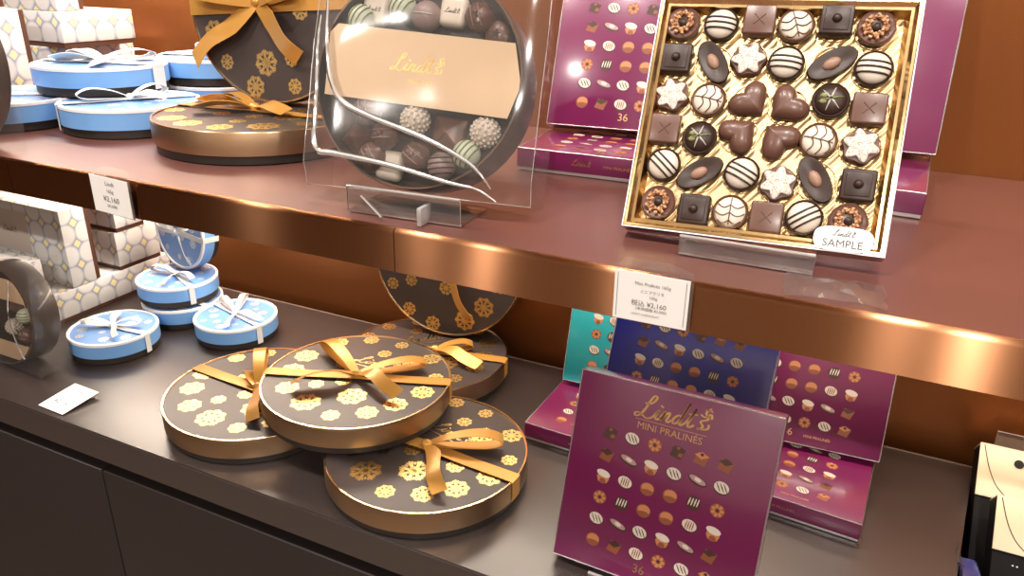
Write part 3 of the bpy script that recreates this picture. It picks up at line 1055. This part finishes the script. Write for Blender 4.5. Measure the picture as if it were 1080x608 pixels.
# ------------------------------------------------------------------ clear drum boxes of truffles
def truffle(kind, M, label, grp, s=1.):
    key = 't' + kind
    Ms = M @ Matrix.Scale(s, 4)
    if key in PP:
        return copy_tree(PP[key], Ms, label, grp)
    nm = {'M': 'mint_truffle', 'W': 'white_square_praline', 'L': 'lilac_truffle', 'B': 'rough_truffle', 'S': 'brown_dome_praline', 'P': 'pyramid_praline',
          'V': 'white_truffle', 'Q': 'square_pyramid_praline', 'D': 'striped_dark_dome'}[kind]
    e = empty(nm, Ms, label, 'praline', grp)
    PP[key] = e
    mb = MB()
    if kind in 'MD':
        m1, m2 = (M_mint, M_dark) if kind == 'M' else (M_lilac, M_dark)
        mb.ellipsoid((0, 0, .012), .0125, .0125, .0125, m1, nu=24, nv=14)
        mb.build('ball', e)
        mb = MB()
        for q in (-.007, -.0025, .002, .0065):
            L = sqrt(.0122 ** 2 - q * q)
            mb.tube(dome_curve(.0126, .0126, .0119, -L, q, L, q, 11), .0007, m2 if kind == 'D' else M_leaf, 6)
        mb.build('stripe', e)
    elif kind == 'W':
        mb.box(-.0125, .0125, -.0135, .0135, 0, .013, M_icing, bev=.0055, seg=4)
        mb.build('block', e)
        mb = MB()
        script_logo(mb, M_dark, .0042, T((-.0068, -.002, .01315)))
        mb.build('printed_mark', e)
    elif kind in 'L':
        mb.ellipsoid((0, 0, .010), .0135, .0135, .0125, M_lilac, nu=20, nv=10, bump=.02, seed=3)
        mb.build('ball', e)
        mb = MB()
        mb.tube(dome_curve(.0135, .0125, .010, -.008, .002, .008, -.002), .0006, M_pale, 5)
        mb.build('drizzle', e)
    elif kind == 'B':
        mb.ellipsoid((0, 0, .0115), .0128, .0128, .0120, M_milk, nu=22, nv=12, bump=.07, seed=5)
        mb.build('ball', e)
        mb = MB()
        for q in (-.004, .003):
            mb.tube(dome_curve(.0133, .0125, .0115, -.009, q, .009, q + .002), .0005, M_lilac, 5)
        mb.build('drizzle', e)
    elif kind == 'V':
        mb.ellipsoid((0, 0, .0115), .0125, .0125, .0120, M_icing, nu=22, nv=12, bump=.05, seed=6)
        for i in range(70):
            a = i * 2.39996
            zc_ = -.5 + 1.5 * i / 70
            q = sqrt(max(0, 1 - zc_ * zc_))
            p = Vector((.0125 * q * cos(a), .0125 * q * sin(a), .0115 + .0122 * zc_))
            mb.ellipsoid(p, .0017, .0017, .0017, M_icing, nu=6, nv=4)
        mb.build('ball', e)
    elif kind == 'S':
        mb.lathe([(0, 0), (.0135, 0), (.0140, .004), (.0115, .011), (.006, .0145), (0, .0152)], n=28, mats=M_milk, sx=.9)
        mb.build('dome', e)
        mb = MB()
        o = star_pts(5, .002, .0045)
        mb.grid([[Vector((x, y, .0146)) for x, y in o], [Vector((x * .9, y * .9, .0158)) for x, y in o]], M_dark, closed=True, cap=True)
        mb.build('star', e)
    elif kind in 'PQ':
        h = .015 if kind == 'P' else .008
        b = .0125 if kind == 'P' else .0150
        rows = [[Vector((x * b, y * b, 0)) for x, y in ((-1, -1), (1, -1), (1, 1), (-1, 1))], [Vector((x * b, y * b, .003)) for x, y in ((-1, -1), (1, -1), (1, 1), (-1, 1))],
                [Vector((x * .001, y * .001, .003 + h)) for x, y in ((-1, -1), (1, -1), (1, 1), (-1, 1))]]
        mb.grid(rows, M_milk, closed=True, cap=True)
        bmesh.ops.bevel(mb.bm, geom=list(mb.bm.edges), offset=.0007, segments=2, affect='EDGES')
        mb.build('pyramid', e)
        mb = MB()
        mb.tube([Vector((-.9 * b, -.9 * b, .0042)), Vector((-.45 * b, -.45 * b, .0036 + h * .5)), Vector((0, 0, .0038 + h))], .0005, M_shell, 5)
        mb.build('ridge', e)
    return e


def drum(M, r, depth, label, film_fn, band=True):
    """M: frame with x right, y away from the viewer, z up, origin at the face centre"""
    e = empty('truffle_drum_box', M, label, 'chocolate box')
    A = R('X', 90)      # lathe z -> -y
    mb = MB()
    mb.lathe([(0, -depth), (r - .001, -depth), (r, -depth + .001), (r, -.001), (r - .0006, 0), (r - .0022, 0), (r - .0026, -.001), (r - .0026, -.020), (0, -.020)], A, n=96,
             mats=[M_drum, M_drum, M_drum, M_drum, M_shell, M_drum, M_drum, M_insert])
    mb.build('tray', e)
    return e


HC = Vector((-.3546, .0757, 1.3679))
MH = T(HC) @ R('Z', 8.3) @ R('X', -18.8)
rH = .096
hb = drum(MH, rH, .050, 'round truffle box with beige name band and clear film, beside the sample box', None)
# beige card band across the face
mb = MB()


def band_poly(pts_top, pts_bot, y, m):
    mb.grid([[Vector((x, y, z)) for x, z in pts_top], [Vector((x, y, z)) for x, z in pts_bot]], m)


n = 24
top, bot = [], []
for i in range(n + 1):
    tt = i / n
    x = -.0860 + .1795 * tt
    zt_, zb_ = .0441 - .0103 * tt, -.0187 - .0100 * tt
    lim = sqrt(max(0, (rH - .0028) ** 2 - min(x * x, (rH - .0029) ** 2)))
    top.append((x, min(zt_, lim)))
    bot.append((x, max(zb_, -lim)))
rowsf = [[Vector((x, -.0006, z)) for x, z in top], [Vector((x, -.0006, z)) for x, z in bot], [Vector((x, -.0001, z)) for x, z in bot], [Vector((x, -.0001, z)) for x, z in top], [Vector((x, -.0006, z)) for x, z in top]]
mb.grid(rowsf, M_band)
MBT = T((-.0245, -.0009, .0065)) @ R('X', 90) @ R('Z', -3)
script_logo(mb, M_foil, .0150, MBT)
mb.mesh(text_mesh('PRALINÉS', .0055), M_foil, T((.0045, -.0009, -.0050)) @ R('X', 90) @ R('Z', -3))
mb.build('name_band', hb)
# clear film bag around the drum: front sheet, flanges, side gussets
mb = MB()


def sheet(fn, nu, nv, m):
    mb.grid([[Vector(fn(i / nu, j / nv)) for i in range(nu + 1)] for j in range(nv + 1)], m)


def filmfront(a, b):
    x = -.101 + .214 * a
    z = -.100 + .215 * b
    y = -.0070 - .0012 * sin(9 * a + 5 * b) - .0010 * sin(14 * b - 4 * a)
    q = max(0, abs(a - .5) - .36)
    y += 1.2 * q * q * .3 + (.010 * max(0, .10 - b) / .10)
    return (x, y, z)


sheet(filmfront, 26, 26, M_film)


def filmside(sgn):
    x0 = -.101 if sgn < 0 else .113
    def fn(a, b):
        y0 = filmfront(0 if sgn < 0 else 1, b)[1]
        y = y0 + (.056 - y0) * a
        return (x0 + sgn * (-.006 * sin(pi * a) * (.4 + .6 * sin(6 * b) ** 2)), y, -.100 + .215 * b)
    return fn


sheet(filmside(-1), 6, 16, M_film)
sheet(filmside(1), 6, 16, M_film)
mb.build('film', hb)
for cr in ([(-.0898, .0900), (-.0898, .0605), (-.0829, .0124), (-.0771, -.0084), (-.0643, -.0254), (-.0361, -.0364), (.0181, -.0514), (.0537, -.0658), (.0699, -.0768), (.0796, -.0884)],
           [(-.0960, .0500), (-.0956, .028), (-.0924, -.0208), (-.0897, -.0535), (-.0836, -.0696), (-.0649, -.0713), (-.0139, -.0766), (.0391, -.0861), (.0665, -.0897), (.0841, -.0985)]):
    mb = MB()
    ps = catmull([(x, 0, z) for x, z in cr], 6)
    N = len(ps) - 1
    pp = []
    for p in ps:
        y = filmfront((p.x + .101) / .214, (p.z + .100) / .215)[1] - .0004
        pp.append(Vector((p.x, y, p.z)))
    mb.tube(pp, [.0005 + .0022 * sin(pi * min(1, i / N)) for i in range(N + 1)], M_crease, 8)
    mb.build('film_crease', hb)

mb = MB()
for ln in ([(0, .001), (.25, .001), (.5, .001), (.75, .001), (1, .001)], [(.999, b_ / 10) for b_ in range(11)], [(.001, b_ / 10) for b_ in range(11)]):
    mb.tube([Vector(filmfront(a_, b_)) for a_, b_ in ln], .0005, M_crease, 5)
mb.build('film_hem', hb)
gH = 'truffles in the clear wrapped round box'
TH = [('M', -.0735, .0612, 'mint striped ball praline above the beige band, at its far left'), ('W', -.0500, .0598, 'white square praline with dark print, left one above the beige band'),
      ('M', -.0225, .0620, 'mint striped ball praline above the middle of the beige band'), ('L', .0000, .0555, 'pale lilac truffle between mint ball and white square, above the band'),
      ('W', .0240, .0610, 'white square praline with dark print, right one above the beige band'), ('B', .0490, .0560, 'rough brown truffle right of the white square above the band'),
      ('S', .0740, .0480, 'brown domed praline with a dark star at the band\'s right end'),
      ('P', -.0775, -.0330, 'brown pyramid praline below the band, touching the box\'s left wall'), ('P', -.0600, -.0560, 'brown pyramid praline below and right of the leftmost pyramid'),
      ('V', .0000, -.0345, 'spiky white truffle just under the middle of the beige band'), ('Q', .0290, -.0430, 'brown square pyramid praline between the two spiky white truffles'),
      ('V', .0655, -.0400, 'spiky white truffle at the lower right of the round box'), ('M', .0520, -.0615, 'mint striped ball praline under the right white truffle'),
      ('W', -.0215, -.0765, 'white square praline at the very bottom of the round box'), ('B', -.0470, -.0300, 'rough brown truffle below the band\'s left end, beside the pyramid'),
      ('B', -.0415, -.0775, 'rough dark truffle left of the lowest white square'), ('B', .0040, -.0660, 'rough brown truffle between lowest white square and striped dome'),
      ('D', .0290, -.0725, 'lilac dome with dark stripes at the bottom right'), ('B', -.0270, -.0500, 'rough brown truffle left of the middle spiky white truffle')]
for i, (k, u, v, lab) in enumerate(TH):
    q = sqrt(u * u + v * v)
    lim = rH - .0172
    if q > lim:
        u, v = u * lim / q, v * lim / q
    truffle(k, MH @ T((u, .0198, v)) @ R('X', 90) @ R('Z', (0, 45)[k == 'P'] + (-5 if k in 'WQ' else i * 20 if k in 'B' else 60 if k == 'M' else 10)), lab, gH, 1.)

# left drums, mostly outside the frame
def left_drum(c, yaw, lean, r, depth, label, items, grp, bandz):
    M = T(c) @ R('Z', yaw) @ R('X', -lean)
    e = drum(M, r, depth, label, None)
    global mb
    mb = MB()
    for z0, z1 in bandz:
        tp, bt = [], []
        for i in range(17):
            x = -r + .003 + (2 * r - .006) * i / 16
            lim = sqrt(max(0, (r - .0028) ** 2 - x * x)) if abs(x) < r - .0028 else 0
            tp.append((x, max(-lim, min(z1, lim))))
            bt.append((x, min(lim, max(z0, -lim))))
        mb.grid([[Vector((x, -.0006, z)) for x, z in tp], [Vector((x, -.0006, z)) for x, z in bt]], M_band)
    mb.build('name_band', e)
    mb = MB()
    R2 = r + .012
    def fr(a, b):
        return (-R2 + 2 * R2 * a, -.006 - .0015 * sin(8 * a + 6 * b) + .004 * max(0, .15 - b) / .15, -r - .002 + 2 * R2 * b)
    sheet(fr, 14, 14, M_film)
    sheet(lambda a, b: (R2 - .004 * sin(pi * a), -.006 + (depth + .004) * a, -r - .002 + 2 * R2 * b), 6, 12, M_film)
    # puckered corner of the wrap
    sheet(lambda a, b: (R2 - .010 + .034 * a, .004 + .02 * b, r - .020 + .030 * b + .018 * a * (1 - b)), 6, 4, M_film)
    mb.build('film', e)
    mb = MB()
    mb.tube(catmull([(r * .62, -.0078, r * .8), (r * .5, -.0082, r * .1), (r * .62, -.0082, -r * .35), (r * .8, -.0078, -r * .7)], 6), .0011, M_crease, 8)
    mb.build('film_crease', e)
    for k, u, v, lab in items:
        truffle(k, M @ T((u, .0198, v)) @ R('X', 90), lab, grp, .9)
    return e


left_drum((-1.078, .090, .979), 0, 6, .075, .042, 'clear wrapped round truffle box at the left edge of the worktop', [
    ('M', .048, .006, 'mint striped ball praline in the left round box on the worktop'), ('V', .020, -.016, 'white truffle in the left round box on the worktop'),
    ('P', .020, .014, 'brown pyramid praline in the left round box on the worktop'), ('B', .046, -.024, 'rough brown truffle in the left round box on the worktop')],
    'truffles in the left round box', [(.028, .060), (-.062, -.036)])
left_drum((-.934, .008, 1.3415), 0, 5, .082, .036, 'clear wrapped round truffle box at the left edge of the upper shelf', [], '', [(-.02, .035)])


# ------------------------------------------------------------------ acrylic easels
def easel(M, w, lip, back, label):
    e = empty('acrylic_easel', M, label, 'display stand', 'clear acrylic easels')
    mb = MB()
    mb.box(-w / 2, w / 2, 0, .0022, .002, lip, M_acryl, bev=.0004, face_mats={'+z': M_acryl_edge, '+x': M_acryl_edge, '-x': M_acryl_edge})
    mb.box(-w / 2, w / 2, -.0006, .0026, lip - .0010, lip + .0006, M_acryl_edge, bev=.0004)
    mb.build('lip', e)
    mb = MB()
    mb.box(-w / 2, w / 2, .0024, back, 0, .0022, M_acryl, bev=.0004, face_mats={'-y': M_acryl_edge})
    mb.build('base_plate', e)
    return e


easel(TZ(-.0585, .050, ZS + G, 1), .098, .0160, .060, 'clear acrylic easel lip under the open sample box')
ea = easel(TZ(-.3385, .022, ZS + G, 4), .108, .024, .060, 'clear acrylic easel lip under the wrapped round truffle box')
mb = MB()
mb.box(.020, .024, -.012, .006, .0005, .016, M_acryl, bev=.0005, face_mats={'+z': M_acryl_edge, '+x': M_acryl_edge, '-y': M_acryl_edge})
mb.build('foot', ea)
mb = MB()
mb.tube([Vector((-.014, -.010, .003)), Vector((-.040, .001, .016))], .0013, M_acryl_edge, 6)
mb.build('glint_tube', ea)  # bright tube shaped to imitate a glint, not a structural part
easel(TZ(-.115, .054, ZC + G, -3), .090, .0125, .055, 'clear acrylic easel lip under the standing magenta carton')


# ------------------------------------------------------------------ price tags
def price_tag(M, w, h, lines, label, sleeve=True, border=True, cat='price tag'):
    e = empty('hanging_price_tag' if sleeve else 'price_card', M, label, cat, 'price tags')
    mb = MB()
    mb.box(-w / 2, w / 2, -.0005, 0, 0, h, M_white)
    if border:
        for x in (-w / 2 + .0022, w / 2 - .0025):
            mb.box(x, x + .0003, -.0007, -.0004, .002, h - .002, M_ink)
    for s, size, z, x in lines:
        mb.mesh(text_mesh(s, size), M_ink, T((x, -.00075, z)) @ R('X', 90))
    mb.build('card', e)
    if sleeve:
        mb = MB()
        mb.box(-w / 2 - .0008, w / 2 + .0022, .0004, .0011, -.0012, h + .0005, M_acryl, bev=.0002, seg=1)
        # flap that folds back over the shelf edge
        rows = [[Vector((x, .0008 + .0005 * k, h + .0005 + (.0028 if k else 0))) for x in (-w / 2 - .0008, w / 2 + .0022)] for k in range(2)]
        rows += [[Vector((x, .006 + .010 * k, h + .0034 + .001 * sin(k * 2.))) for x in (-w / 2 + .002, w / 2 - .02 * k)] for k in range(2)]
        mb.grid(rows, M_film)
        mb.build('sleeve', e)
    return e


LN = [('Mini Pralinés 165g', .0036, .0292, .001), ('ミニプラリネ', .0030, .0234, .001), ('165g', .0032, .0195, .002), ('税込 ¥2,160', .0052, .0130, -.001), ('(本体価格 ¥2,000)', .0030, .0096, .001), ('LINDT CHOCOLAT', .0024, .0052, -.003)]
price_tag(T((-.1123, -.0036, 1.2206)) @ R('X', 2) @ R('Y', -.5), .0548, .0385, LN, 'right-hand price card on the shelf edge, in a clear sleeve')
LN2 = [('Lindt', .0062, .0300, .001), ('165g', .0052, .0225, 0), ('¥2,160', .0080, .0130, 0), ('(¥2,000)', .0042, .0070, 0)]
price_tag(T((-.6645, -.0034, 1.2195)) @ R('Y', 2.5) @ R('X', 2), .0525, .0385, LN2, 'white price card on the shelf edge at left, above the patterned boxes', border=False)
price_tag(T((-.9075, .0300, .9012)) @ R('Z', -2) @ R('X', -84), .050, .055, [('Lindt', .0075, .041, 0), ('165g', .0065, .030, 0), ('¥2,160', .011, .014, 0)],
          'white price card lying flat on the worktop near the left corner', sleeve=False, border=False)

# crumpled piece of clear film near the shelf edge
mb = MB()
rr = random.Random(4)
hts = [[.0006 + .0105 * max(0, 1 - abs(i - 4.5) / 4.6) * max(0, 1 - abs(j - 2.6) / 3.4) * rr.uniform(.45, 1.25) for i in range(10)] for j in range(7)]
mb.grid([[Vector((-.030 + .0072 * i + rr.uniform(-.002, .002), -.023 + .0078 * j + rr.uniform(-.002, .002), hts[j][i])) for i in range(10)] for j in range(7)], M_film)
o = mb.build('cellophane_scrap', M=TZ(.004, .030, ZS + .0004, 4), sharp=12)
tag(o, 'crumpled scrap of clear cellophane at the shelf edge below the SAMPLE sticker', 'film scrap')


# ------------------------------------------------------------------ patterned white cartons
def pat_box(x1, y0, y1, z0, z1, wx, label, rot=0., lean=0.):
    e = empty('patterned_carton', T((x1, y0, z0)) @ R('Z', rot) @ R('X', -lean), label, 'gift box', 'white patterned gift boxes')
    dy, dz = y1 - y0, z1 - z0
    return e, dy, dz, wx


def pat_standing(*a, **k):      # base carton is at the back (+y)
    e, dy, dz, wx = pat_box(*a, **k)
    mb = MB()
    mb.box(-wx, 0, 0, dy - .008, 0, dz, M_pat, bev=.0012)
    if dz > .125 and wx > .3:
        mb.box(-.26, -.085, -.0005, .001, .045, .118, M_panel)
    script_logo(mb, M_pbrown, .011, T((-.150, -.0008, dz * .60)) @ R('X', 90))
    mb.build('lid', e)
    mb = MB()
    mb.box(-wx + .0015, -.0015, dy - .009, dy, .0015, dz - .0015, M_brownback)
    mb.build('base', e)


def pat_lying(*a, **k):
    e, dy, dz, wx = pat_box(*a, **k)
    mb = MB()
    mb.box(-wx, 0, 0, dy, .007, dz, M_pat, bev=.0012)
    mb.build('lid', e)
    mb = MB()
    mb.box(-wx + .0015, -.0015, .0015, dy - .0015, 0, .008, M_brownback)
    mb.build('base', e)


pat_lying(-1.130, .160, .440, ZC + G, .952, .30, 'long white patterned box lying flat on the worktop under the others')
pat_standing(-1.130, .245, .297, .9525, 1.085, .33, 'white patterned box standing upright on the worktop, pale name panel in front')
pat_lying(-1.130, .336, .425, .9525, 1.021, .10, 'white patterned box behind the standing one, under a smaller box')
pat_lying(-1.128, .340, .400, 1.0215, 1.062, .085, 'small white patterned box on top, just behind the left price card')
pat_lying(-1.136, .170, .205, .9525, 1.017, .30, 'low white patterned box in front of the standing one, at the left edge')
pat_lying(-1.132, .275, .440, ZS + G, 1.333, .20, 'white patterned box at the bottom of the upper shelf pile, behind blue boxes')
pat_lying(-1.090, .285, .412, 1.3335, 1.384, .16, 'white patterned box on the upper shelf, lying above the blue boxes')
pat_standing(-1.098, .290, .335, 1.3845, 1.45, .12, 'white patterned box on the upper shelf, topmost of the pile')
pat_standing(-1.100, .190, .240, ZS + G, 1.39, .12, 'white patterned box standing at far left of the upper shelf behind the clear wrap')

# ------------------------------------------------------------------ right end: side table and gift boxes
st_ = empty('side_table', T((.60, .22, 0)), 'dark low table beyond the right end of the worktop', 'table')
mb = MB()
mb.box(-.430, .5, -.21, .235, .78, .806, M_cab, bev=.002)
mb.build('table_top', st_)
mb = MB()
mb.box(-.36, .48, -.18, .21, 0, .78, M_black)
mb.build('pedestal', st_)


def gift(x0, ytop, ztop, length, lean, flap, label, w=.13, th=.030, yaw=0):
    M = T((x0, ytop, ztop)) @ R('Z', yaw) @ R('X', -lean)      # origin at the top left front corner, z along the slope
    e = empty('flap_gift_box', M, label, 'gift box', 'cream and black flap boxes')
    mb = MB()
    mb.box(0, w, .001, th, -length, 0, M_gblack, bev=.001)
    # small silver print low on the black front
    for i in range(26):
        mb.disc((.02 + (i * 37 % 90) / 1000, .0007, -flap - .012 - (i * 13 % 22) / 1000), .0011, .0008, M_silver, n=6, rot=i)
    mb.build('body', e)
    mb = MB()
    pts = [(0, 0), (w, 0), (w, -flap), (0, -flap)]
    mb.box(-.0004, w + .0004, -.0012, .0008, -flap, .0006, M_cream, bev=.0005)
    mb.box(-.0004, w + .0004, -.0012, th + .0004, 0, .0016, M_cream, bev=.0005)
    cr = catmull([(.004, -.0016, -.001), (.012, -.0016, -.030 * flap / .06), (.024, -.0016, -.050 * flap / .06), (.045, -.0016, -.058 * flap / .06), (w, -.0016, -.060 * flap / .06)], 6)
    mb.tube(cr, .0005, M_flapline, 5)
    mb.build('flap', e)
    mb = MB()
    mb.lathe([(0, 0), (.005, 0), (.005, .0012), (0, .0016)], T((.040, -.0012, -flap * .25)) @ R('X', 90), n=16, mats=M_black)
    mb.build('button', e)
    return e


gift(.2035, .425, .950, .165, 46, .062, 'cream flap gift box with black body, upper of the two at the right edge')
gift(.2150, .3405, .937, .150, 46, .058, 'cream flap gift box with black body, lower of the two at the right edge')
e = empty('acrylic_sign_holder', T((.222, .447, .9)), 'clear acrylic sign holder standing behind the cream gift boxes', 'sign holder')
mb = MB()
mb.box(0, .10, 0, .0025, -.094, .058, M_acryl, R('X', -2), bev=.0004, face_mats={'-x': M_acryl_edge, '+z': M_acryl_edge})
mb.build('panel', e)
mb = MB()
mb.box(0, .10, -.028, .0, -.0939, -.0915, M_acryl, bev=.0004)
mb.build('foot', e)
e = empty('wrapped_gift', TZ(.1905, .245, .8065, 6), 'small blue item in clear film beside the worktop\'s right end', 'gift')
mb = MB()
mb.box(-.009, .012, -.02, .03, 0, .088, M_bluefilm, bev=.004, seg=3)
mb.build('box', e)
mb = MB()
mb.grid([[Vector((-.011 + .025 * i / 6 + .002 * sin(i * 2 + j), -.026 - .002 * sin(3 * i + 2 * j), .104 * j / 6)) for i in range(7)] for j in range(7)], M_film)
mb.grid([[Vector((-.011 - .002 * sin(2 * i + j), -.026 + .06 * i / 6, .104 * j / 6)) for i in range(7)] for j in range(7)], M_film)
mb.build('film', e)


# ------------------------------------------------------------------ lights
def area(name, loc, target, sx_, sy_, power, color, shape='RECTANGLE', spread=180):
    L = bpy.data.lights.new(name, 'AREA')
    L.shape = shape
    L.size = sx_
    L.size_y = sy_
    L.energy = power
    L.color = color
    L.spread = RAD(spread)
    o = bpy.data.objects.new(name, L)
    COL.objects.link(o)
    o.location = loc
    d = Vector(target) - Vector(loc)
    o.rotation_euler = d.to_track_quat('-Z', 'Y').to_euler()
    return o


WARM = (1., .84, .68)
NEUT = (1., .92, .84)
area('led_strip_under_shelf', (-.45, .365, 1.231), (-.45, .36, .9), 1.7, .02, 7.5, WARM)
area('led_strip_under_shelf', (-1.05, .405, 1.231), (-1.05, .42, .9), .8, .02, 3.2, WARM)
area('led_strip_upper_shelf', (-.55, .37, 1.70), (-.55, .37, 1.25), 2.2, .02, 3, WARM)
area('led_strip_upper_shelf', (-1.15, .405, 1.70), (-1.15, .41, 1.25), 1.0, .02, 17, WARM)
area('front_wall_fill', (-.3, -2.75, 2.6), (-.3, -3.2, 1.7), 4.5, .1, 18, NEUT)  # unseen lamp added to brighten the front wall for glossy reflections
for x in (-1.81, -1.15, -.49, .176, .84):
    area('ceiling_spot', (x, -.38, 2.70), (x, .12, 1.1), .10, .10, 7.2, NEUT, 'DISK', 120)
for x, p in ((-1.385, 24), (.50, 48), (2.385, 36)):
    area('ceiling_downlight', (x, -2.0, 2.72), (x, -1.6, 0), .07, .07, p, NEUT, 'DISK')

w = bpy.data.worlds.new('world')
w.use_nodes = True
w.node_tree.nodes['Background'].inputs[0].default_value = (.9, .75, .6, 1)
w.node_tree.nodes['Background'].inputs[1].default_value = .05
SC.world = w

# ------------------------------------------------------------------ camera
cam = bpy.data.cameras.new('camera')
co = bpy.data.objects.new('camera', cam)
COL.objects.link(co)
R0 = ((0.9079614175469205, 0.4183535228773317, 0.024215576439815135), (0.18302804356854896, -0.3439199792674436, -0.920988481539346), (-0.3769705552342994, 0.8406541368225146, -0.38883649871062387))
X, Yd, F = (Vector(r) for r in R0)
m = Matrix.Identity(4)
for i in range(3):
    m[i][0], m[i][1], m[i][2] = X[i], -Yd[i], -F[i]
m[0][3], m[1][3], m[2][3] = 0., -.5, 1.45618
co.matrix_world = m
cam.sensor_fit = 'HORIZONTAL'
cam.sensor_width = 36
cam.lens = 793.5688 / 1080 * 36
cam.clip_start = .02
SC.camera = co

SC.view_settings.view_transform = 'Standard'
SC.view_settings.look = 'None'
SC.view_settings.gamma = 1
SC.view_settings.use_curve_mapping = False
SC.view_settings.exposure = -.06
SC.cycles.transparent_max_bounces = 16
SC.cycles.use_denoising = True
SC.cycles.sample_clamp_indirect = 4.
